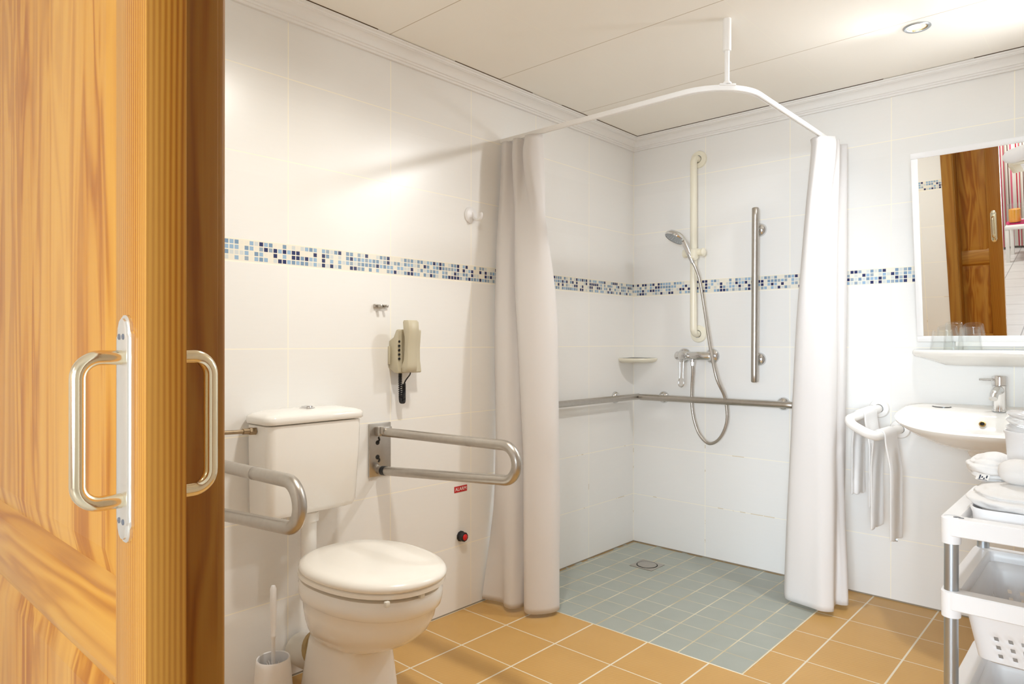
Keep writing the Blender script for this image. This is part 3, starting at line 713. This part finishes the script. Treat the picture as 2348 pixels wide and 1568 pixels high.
# ceramic shelf under mirror and glasses
def shp(w, y1, z, n=40):
    out = []
    for i in range(n+1):
        a = pi*i/n; out.append((BX-w*cos(a), -.002-(abs(sin(a))**.75)*y1, z))
    return out
sh = MB().loft([shp(.20, .05, 1.052), shp(.27, .10, 1.078), shp(.312, .140, 1.090), shp(.32, .147, 1.098), shp(.32, .147, 1.108), shp(.315, .142, 1.114), shp(.308, .136, 1.115)])
tag(sh.obj('wall_shelf', 'ceramic', loc=(BX, 0, 1.07), sharp=55), 'white ceramic wall shelf between mirror and washbasin', 'shelf')
def glass(x, y, h, r0, r1, label):
    z = 1.1153
    prof = [(r0-.002, 0), (r0, .001), (r1, h-.004), (r1-.003, h), (0, h), (0, h-.008), (r1-.0045, h-.008), (r0-.0026, .002), (r0-.002, 0)]
    o = MB().lathe(prof, (x, y, z), n=36).obj('drinking_glass', 'clear', loc=(x, y, z), sharp=50)
    return tag(o, label, 'glass', 'upturned glasses on the shelf')
glass(1.545, -.085, .082, .044, .036, 'upturned clear tumbler on the shelf, leftmost of the three')
glass(1.578, -.040, .112, .036, .030, 'upturned clear tumbler on the shelf, tallest, standing behind the others')
glass(1.640, -.078, .093, .043, .035, 'upturned clear tumbler on the shelf, rightmost of the three')

# ------------------------------------------------------------------ tilted mirror
th = radians(9.2); W2 = .30
mr = thing('wall_mirror', 'white framed mirror tilted forward above the washbasin', 'mirror', (BX, -.026, 1.152))
Rm = Matrix.Translation((BX, -.026, 1.150)) @ Matrix.Rotation(th, 4, 'X')
H = .793; fw = .024
f = MB()
for x0, x1, z0, z1 in ((-W2, W2, 0, fw), (-W2, W2, H-fw, H), (-W2, -W2+fw, fw, H-fw), (W2-fw, W2, fw, H-fw)):
    f.box(x0, x1, -.003, .015, z0, z1, .002, mat=Rm)
f.obj('frame', 'white_plastic', mr)
MB().box(-W2+fw-.004, W2-fw+.004, .0, .008, fw-.004, H-fw+.004, mat=Rm).obj('mirror_glass', 'mirror', mr)
MB().box(-W2+.01, W2-.01, .009, .014, .01, H-.01, mat=Rm).obj('backing', 'white_plastic', mr)
MB().box(BX-.16, BX+.16, -.028, 0, 1.130, 1.152, .003).obj('bracket', 'white_metal', mr)
for sx in (-.2, .2):
    MB().tube([(BX+sx, -.10, 1.63), (BX+sx, 0, 1.63)], .007, 10).obj('stay', 'white_metal', mr)
# mirror lamp
ml = thing('mirror_lamp', 'white tubular mirror lamp with ribbed cover at right frame edge', 'lamp', (1.95, -.27, 1.84))
L0 = Vector((1.786, -.268, 1.832)); LD = Vector((.74, -.67, .02)).normalized()
MB().tube([L0-LD*.006, L0-LD*.002, L0+LD*.012, L0+LD*.03, L0+LD*.34, L0+LD*.352, L0+LD*.356], [.012, .019, .0255, .027, .027, .020, .012], 24).obj('shade', 'white_plastic', ml)
rb = MB().box(1.790, 1.850, -.285, -.140, 1.800, 1.820, .003)
for i in range(17):
    y = -.272+i*.0078
    rb.box(1.7885, 1.803, y, y+.0045, 1.7975, 1.818, .001)
rb.obj('ribbed_cover', 'ribbed', ml)
MB().box(1.826, 1.838, -.28, -.142, 1.796, 1.801, .001).obj('strip', 'white_plastic', ml)
MB().box(1.836, 1.99, -.175, -.145, 1.803, 1.817, .002).obj('crossbar', 'white_plastic', ml)
MB().box(2.046, 2.07, -.17, 0, 1.803, 1.823, .003).box(1.98, 2.06, -.175, -.15, 1.803, 1.823, .003).obj('arm', 'white_metal', ml)

# ------------------------------------------------------------------ trolley
CX0, CY0 = 1.792, -1.343; CX1, CY1 = 2.13, -.85
ct = thing('utility_trolley', 'white three tier basket trolley with grey poles at right edge', 'trolley', ((CX0+CX1)/2, (CY0+CY1)/2, 0))
corners = [(CX0, CY0), (CX1, CY0), (CX0, CY1), (CX1, CY1)]
for x, y in corners:
    p_ = MB().cyl((x, y, .045), (x, y, .70), .0162, n=28).obj('pole', 'alu', ct)
    MB().lathe([(.006, .045), (.006, .05)], (x, y, 0), n=12).tube([(x-.010, y, .021), (x+.010, y, .021)], .0205, 22).box(x-.014, x+.014, y-.008, y+.008, .030, .050, .003).obj('caster', 'white_plastic', ct)
def tier(zr, depth, holes):
    m = MB(); R = .035; e = .024
    # rim band
    o1 = lambda i, z: rrect(CX0-e+i, CX1+e-i, CY0-e+i, CY1+e-i, R-i*.5, z, 6)
    m.loft([o1(.002, zr-.045), o1(0, zr-.043), o1(0, zr-.003), o1(.003, zr), o1(.040, zr), o1(.043, zr-.003), o1(.045, zr-.02), o1(.045, zr-.040), o1(.002, zr-.045)], cap=False)
    for x, y in corners: m.lathe([(.0165, zr-.066), (.0215, zr-.066), (.0225, zr-.04), (.0225, zr-.002), (.0165, zr+.001)], (x, y, 0), n=26)
    if not holes:
        m.loft([o1(.04, zr-.022), o1(.06, zr-.024), o1(.14, zr-.024)])
    m.obj('tray' if not holes else 'rim', 'white_plastic', ct)
    if holes:
        # tapered basket wall: grid with square openings
        per = []; x0, x1, y0, y1 = CX0+.021, CX1-.021, CY0+.021, CY1-.021
        base = rrect(x0, x1, y0, y1, .03, 0, 4)
        pts = []
        for i in range(len(base)):
            a, b_ = Vector(base[i]), Vector(base[(i+1) % len(base)]); d = (b_-a).length; k = max(1, int(round(d/.0098)))
            for q_ in range(k): pts.append(a.lerp(b_, q_/k))
        cx, cyy = (x0+x1)/2, (y0+y1)/2; rows = [0, .03, .06, .075, .085, .097, .107, .119, .129, .142, .15]
        rows = [r*depth/.15 for r in rows]
        bm = m2 = MB(); V = []
        for ri, h in enumerate(rows):
            sc = .028*h/depth + (.012 if ri == len(rows)-1 else 0)
            V.append([bm.b.verts.new((p.x+(-sc if p.x > cx else sc)*min(1, abs(p.x-cx)/.05), p.y+(-sc if p.y > cyy else sc)*min(1, abs(p.y-cyy)/.05), zr-.03-h)) for p in pts])
        n = len(pts)
        for ri in range(len(rows)-1):
            for i in range(n):
                p = pts[i]; corner = (abs(p.x-cx) > (x1-x0)/2-.035 and abs(p.y-cyy) > (y1-y0)/2-.035)
                if ri in (3, 5, 7) and i % 3 == 0 and not corner: continue
                bm.b.faces.new((V[ri][i], V[ri][(i+1) % n], V[ri+1][(i+1) % n], V[ri+1][i]))
        bm.b.faces.new(V[-1])
        o = bm.obj('basket', 'white_plastic', ct); mod(o, 'SOLIDIFY', thickness=.003, offset=0)
tier(.703, 0, False); tier(.516, .15, True); tier(.224, .15, True)
# shallow loose tray lip on the top tier
def lip(i, z): return rrect(CX0+.035-i, CX1-.035+i, CY0+.05-i, CY1-.04+i, .05, z, 8)
MB().loft([lip(-.03, .682), lip(-.004, .686), lip(.0, .71), lip(.004, .722), lip(.008, .723), lip(.008, .719), lip(.004, .706), lip(.002, .683), lip(-.03, .680)], cap=False).loft([lip(-.03, .6795), lip(-.03, .6825)]).obj('top_tray', 'white_plastic', ct)
tag(MB().box(1.797, 1.820, -1.349, -1.346, .7032, .7050, .0006).box(1.800, 1.812, -1.346, -1.341, .7032, .7048, .0006).obj('hair_clip', 'greydark', loc=(1.81, -1.346, .7035)), 'thin dark clip lying on the front corner of the trolley', 'clip')

def soft(o, lv=2): mod(o, 'SUBSURF', levels=lv, render_levels=lv); return o
def blob(cx, cy, z0, lx, ly, h, rot, seed, amp=.008, layers=3):
    m = MB(); n = 44; rings = []
    cr0, sr0 = cos(rot), sin(rot); K = 22
    for k in range(K+1):
        v = k/K; zz = v*h; prof_ = (1-abs(2*v-1)**3.2)**.5 if 0 < v < 1 else .0
        prof_ = max(prof_, .02); lay = .012*abs(sin(v*pi*layers))
        r = []
        for i in range(n):
            a = 2*pi*i/n; X = abs(cos(a))**.6*(1 if cos(a) > 0 else -1); Y = abs(sin(a))**.6*(1 if sin(a) > 0 else -1)
            x, y = X*(lx*(.55+.45*prof_)+lay-.012), Y*(ly*(.55+.45*prof_)+lay-.012)
            nz = noise.noise(Vector((x*9+seed, y*9, zz*14)))
            x += amp*nz; y += amp*noise.noise(Vector((x*8, y*8+seed, zz*16)))
            r.append((cx+x*cr0-y*sr0, cy+x*sr0+y*cr0, z0+max(0, zz+(amp*.8*noise.noise(Vector((x*10, y*10, seed))) if v > .15 else 0))))
        rings.append(r)
    return m.loft(rings)
def heap(cx, cy, z0, lx, ly, h, rot, seed, amp=.010, belly=.5, wr=1.0):
    m = MB(); n = 110; K = 44; rings = []
    for k in range(K+1):
        v = k/K
        if v < belly: sc_ = .56+.44*sin(v/belly*pi/2)
        else: sc_ = max(.02, (1-((v-belly)/(1-belly))**2.6)**.5)
        r = []
        for i in range(n):
            a = 2*pi*i/n; X = abs(cos(a))**.75*(1 if cos(a) > 0 else -1); Y = abs(sin(a))**.75*(1 if sin(a) > 0 else -1)
            x, y = X*lx*sc_, Y*ly*sc_
            q = Vector((x*11+seed, y*11-seed, v*2.2)); nz = noise.noise(q)
            cre = abs(noise.noise(Vector((x*7+y*5+seed, v*3.2, seed))))       # soft creases
            d_ = 1+wr*(.10*nz-.42*max(0, .16-cre)+.05*noise.noise(Vector((x*28, y*28, v*7+seed))))-.07*abs(cos(v*pi*3))**10
            zz = v*h*(1+(.10*noise.noise(Vector((x*6, y*6, seed))) if v > .3 else 0)) + (amp*nz if v > .35 else 0)
            r.append((cx+(x*cos(rot)-y*sin(rot))*d_, cy+(x*sin(rot)+y*cos(rot))*d_, z0+max(0, zz)))
        rings.append(r)
    return m.loft(rings)
b1 = heap(1.965, -1.135, .684, .168, .155, .090, .08, 1.3, .006, .55, .8).obj('folded_towel', 'towel', loc=(1.965, -1.135, .684), sharp=80)
tag(b1, 'thick folded white towel lying in the trolley top tray, bottom of the pile', 'towel', 'white towels on the trolley')
b2 = thing('crumpled_towel', 'crumpled white towel with printed tag on top of the folded one', 'towel', (1.838, -1.02, .77), 'white towels on the trolley')
heap(1.838, -1.025, .752, .062, .085, .080, .3, 5.1, .014, .4, 1.6).obj('cloth', 'towel', b2, sharp=80)
tgm = Matrix.Translation((1.826, -1.108, .774)) @ Matrix.Rotation(radians(-15), 4, 'Z') @ Matrix.Rotation(radians(50), 4, 'X')
tgo = MB().box(-.016, .016, -.010, .010, 0, .0012, .0003, mat=tgm).obj('care_tag', 'signwhite', b2)
ink = MB()
for i in range(4): ink.box(-.008+i*.0055, -.0045+i*.0055, -.007+(i % 2)*.004, .006-(i % 3)*.004, .0011, .0016, mat=tgm)
ink.box(-.010, .014, -.0095, -.008, .0011, .0016, mat=tgm)
ink.obj('tag_print', 'tagblue', tgo)
rt = MB()
ax0, ax1 = Vector((1.872, -1.165, .808)), Vector((2.06, -1.195, .802))
d = (ax1-ax0); rings = []
for k in range(19):
    v = k/18; rr = .040*(1-abs(2*v-1)**6*.55); p = ax0+d*v; r = []
    for i in range(28):
        a = 2*pi*i/28; w = rr*(1+.10*noise.noise(Vector((v*5, cos(a)*1.5, sin(a)*1.5))))
        r.append(p+Vector((.15*w*cos(a), w*cos(a)*1.12, w*sin(a)*.85)))
    rings.append(r)
tag(rt.loft(rings).obj('rolled_towel', 'towel', loc=(1.96, -1.15, .80), sharp=80), 'plump rolled white towel on the front of the trolley pile', 'towel', 'white towels on the trolley')
bkx, bky = 1.928, -1.035
bu = thing('white_bucket', 'white plastic bucket topped by crinkled clear film, cut by right edge', 'bucket', (bkx, bky, .785))
MB().lathe([(0, .770), (.048, .770), (.051, .776), (.060, .893), (.063, .897), (.063, .902), (.059, .903), (.057, .897), (.048, .786), (0, .786)], (bkx, bky, 0), n=40).obj('body', 'white_plastic', bu)
cf = blob(bkx, bky, .890, .062, .062, .062, 0, 9.7, .022, 3).obj('crinkled_film', 'film', bu, sharp=30)

# ------------------------------------------------------------------ ceiling downlight
def downlight(x, y, label):
    dl = thing('ceiling_downlight', label, 'downlight', (x, y, CH), 'brass ceiling downlights')
    MB().lathe([(.0445, .0), (.045, -.003), (.041, -.006), (.034, -.004), (.033, .0), (.030, .03)], (x, y, CH), n=40).obj('trim_ring', 'alu', dl)
    MB().lathe([(.0325, -.001), (.030, -.002), (.027, .012), (.0265, .02)], (x, y, CH), n=40).obj('reflector', 'gilt', dl)
    MB().lathe([(0, -.001), (.024, .001), (.026, .004)], (x, y, CH), n=32).obj('bulb', 'bulb', dl)
downlight(1.544, -.527, 'brass rimmed recessed ceiling downlight near the basin wall')

# ------------------------------------------------------------------ bedroom beyond the doorway (seen in the mirror)
BY = -7.3
st(MB().box(-.9, 4.7, BY, YF-.125, -.1, 0).obj('floor', 'slate'), 'pale grey tiled bedroom floor seen in the mirror', 'floor')
st(MB().box(-.9, 4.7, BY-.1, BY, -.1, 2.5).obj('wall_rear', 'bedwall'), 'bedroom wall behind the striped curtain', 'wall')
st(MB().box(-1.0, -.9, BY, YF-.125, -.1, 2.5).obj('wall_outer_left', 'bedwall'), 'bedroom side wall', 'wall')
st(MB().box(4.7, 4.8, BY, YF-.125, -.1, 2.5).obj('wall_outer_right', 'bedwall'), 'bedroom side wall opposite', 'wall')
st(MB().box(-.9, 4.7, BY, YF-.125, 2.5, 2.6).obj('ceiling', 'bedwall'), 'bedroom ceiling', 'ceiling')
st(MB().box(-.9, JX-.02, YF-.19, YF-.1255, 0, 2.5).box(JR+.02, 4.7, YF-.19, YF-.1255, 0, 2.5).box(JX-.02, JR+.02, YF-.19, YF-.1255, DH+.02, 2.5).obj('wall_outer_front', 'bedwall'), 'bedroom face of the doorway wall', 'wall') if False else None
cz = [(-.2+i*.11, -7.14+.035*sin(i*2.1)) for i in range(19)]
so = MB().loft([[(x, y, z) for x, y in [(v.x, v.y) for v in cr([(a, b_, 0) for a, b_ in cz], 5)]] for z in (2.35, 1.2, .03)], cap=False, closed=False).obj('window_curtain', 'stripes', loc=(.8, -7.14, .03), sharp=80)
mod(so, 'SOLIDIFY', thickness=.002)
tag(so, 'red and cream striped curtain reflected in the mirror', 'curtain')
tbx = thing('side_table', 'low white table with a jug, reflected in the mirror', 'table', (1.6, -6.6, 0))
MB().box(1.02, 2.1, -6.85, -6.4, .38, .42, .005).obj('table_top', 'tablewhite', tbx)
for x in (1.04, 2.08):
    for y in (-6.83, -6.42): MB().box(x-.018, x+.018, y-.018, y+.018, 0, .38, .002).obj('leg', 'tablewhite', tbx)
tag(MB().loft([rrect(1.03, 1.50, -6.68, -6.50, .03, z, 5) for z in (.4205, .426)] + [rrect(1.02, 1.51, -6.69, -6.49, .03, .436, 5), rrect(1.025, 1.505, -6.685, -6.495, .03, .436, 5), rrect(1.04, 1.49, -6.67, -6.51, .03, .427, 5)]).obj('serving_tray', 'tray', loc=(1.3, -6.6, .42)), 'magenta tray under the juice jug, reflected in the mirror', 'tray')
jg = thing('juice_jug', 'glass jug of orange juice on the tray, reflected in the mirror', 'jug', (1.10, -6.58, .427))
MB().lathe([(0, .427), (.055, .427), (.062, .44), (.062, .58), (.058, .62), (.066, .65), (.064, .65), (.056, .62), (.060, .58), (.060, .442), (0, .432)], (1.10, -6.58, 0), n=30).obj('body', 'clear', jg)
MB().lathe([(0, .434), (.0585, .443), (.0585, .585), (0, .585)], (1.10, -6.58, 0), n=30).obj('juice', 'juice', jg)
MB().tube(cr([(1.16, -6.58, .60), (1.202, -6.575, .59), (1.202, -6.575, .51), (1.162, -6.58, .48)], 6), .008, 10).obj('handle', 'clear', jg)
tag(MB().lathe([(0, .428), (.03, .428), (.036, .54), (.034, .54), (.028, .434), (0, .434)], (1.33, -6.54, 0), n=26).obj('drinking_glass', 'clear', loc=(1.33, -6.54, .427)), 'clear glass beside the juice jug, reflected in the mirror', 'glass')

# ------------------------------------------------------------------ lights
def lamp(name, kind, loc, energy, col, **kw):
    l = bpy.data.lights.new(name, kind); l.energy = energy; l.color = col
    for k, v in kw.items(): setattr(l, k, v)
    o = bpy.data.objects.new(name, l); C.objects.link(o); o.location = loc; return o
def aim(o, tgt): o.rotation_euler = (Vector(tgt)-o.location).to_track_quat('-Z', 'Y').to_euler()
NEUT = (.98, .99, 1); WARM = (1, .97, .90)
a = lamp('downlight_lamp', 'SPOT', (1.544, -.527, CH-.012), 19, NEUT, spot_size=radians(150), spot_blend=1, shadow_soft_size=.045); aim(a, (.45, -1.6, .2))
b_ = lamp('downlight_lamp', 'SPOT', (.9, -2.05, CH-.012), 25, WARM, spot_size=radians(138), spot_blend=1, shadow_soft_size=.06); aim(b_, (.35, -2.3, .1))
w = lamp('bedroom_daylight', 'AREA', (2.95, -6.9, 1.40), 12, (.79, .895, 1), shape='RECTANGLE', size=1.5, size_y=1.7, spread=radians(62)); aim(w, (.8, -.4, .95))
w2 = lamp('bedroom_daylight', 'AREA', (1.95, -6.9, 1.45), 2.0, (.62, .85, 1), shape='RECTANGLE', size=1.0, size_y=1.7, spread=radians(50)); aim(w2, (2.15, -1.2, .5))
mlp = lamp('mirror_lamp_and_fill', 'AREA', (1.98, -.20, 1.797), 1.2, (.86, .94, 1), shape='RECTANGLE', size=.34, size_y=.12)
ceil_fill = lamp('mirror_lamp_and_fill', 'AREA', (1.99, -.46, 1.872), 1.5, (.97, .98, 1), shape='RECTANGLE', size=.12, size_y=.12); aim(ceil_fill, (1.35, -1.5, 2.7))  # added uplight to brighten the ceiling; the opaque shade sends no light up
bl = lamp('bedroom_fill', 'AREA', (.6, -6.2, 2.45), 14, (1, .98, .95), shape='DISK', size=.5)  # added overhead fill to brighten the bedroom in the mirror, not a real fitting

wd = bpy.data.worlds.new('World'); bpy.context.scene.world = wd; wd.use_nodes = True
wd.node_tree.nodes['Background'].inputs[0].default_value = (.9, .95, 1, 1); wd.node_tree.nodes['Background'].inputs[1].default_value = .6

# ------------------------------------------------------------------ camera
cam = bpy.data.cameras.new('Camera'); co_ = bpy.data.objects.new('Camera', cam); C.objects.link(co_)
cam.sensor_width = 36; cam.lens = 36*1573.126/2348; cam.clip_start = .02
yaw, pitch, roll = .738080651, -.000724675, .00100596
fw_ = Vector((-sin(yaw)*cos(pitch), cos(yaw)*cos(pitch), sin(pitch))); r0 = Vector((cos(yaw), sin(yaw), 0)); u0 = r0.cross(fw_)
rv = r0*cos(roll)+u0*sin(roll); uv = -r0*sin(roll)+u0*cos(roll)
mt = Matrix((rv, uv, -fw_)).transposed().to_4x4(); mt.translation = Vector((2.45969635, -3.89924506, 1.32003796))*.87
co_.matrix_world = mt
sc = bpy.context.scene; sc.camera = co_
sc.view_settings.view_transform = 'Standard'; sc.view_settings.look = 'None'; sc.view_settings.gamma = 1; sc.view_settings.use_curve_mapping = False
sc.view_settings.exposure = 1.6
sc.cycles.max_bounces = 16; sc.cycles.diffuse_bounces = 12; sc.cycles.glossy_bounces = 6; sc.cycles.transmission_bounces = 10
sc.cycles.transparent_max_bounces = 40; sc.cycles.sample_clamp_indirect = 6; sc.cycles.use_denoising = True
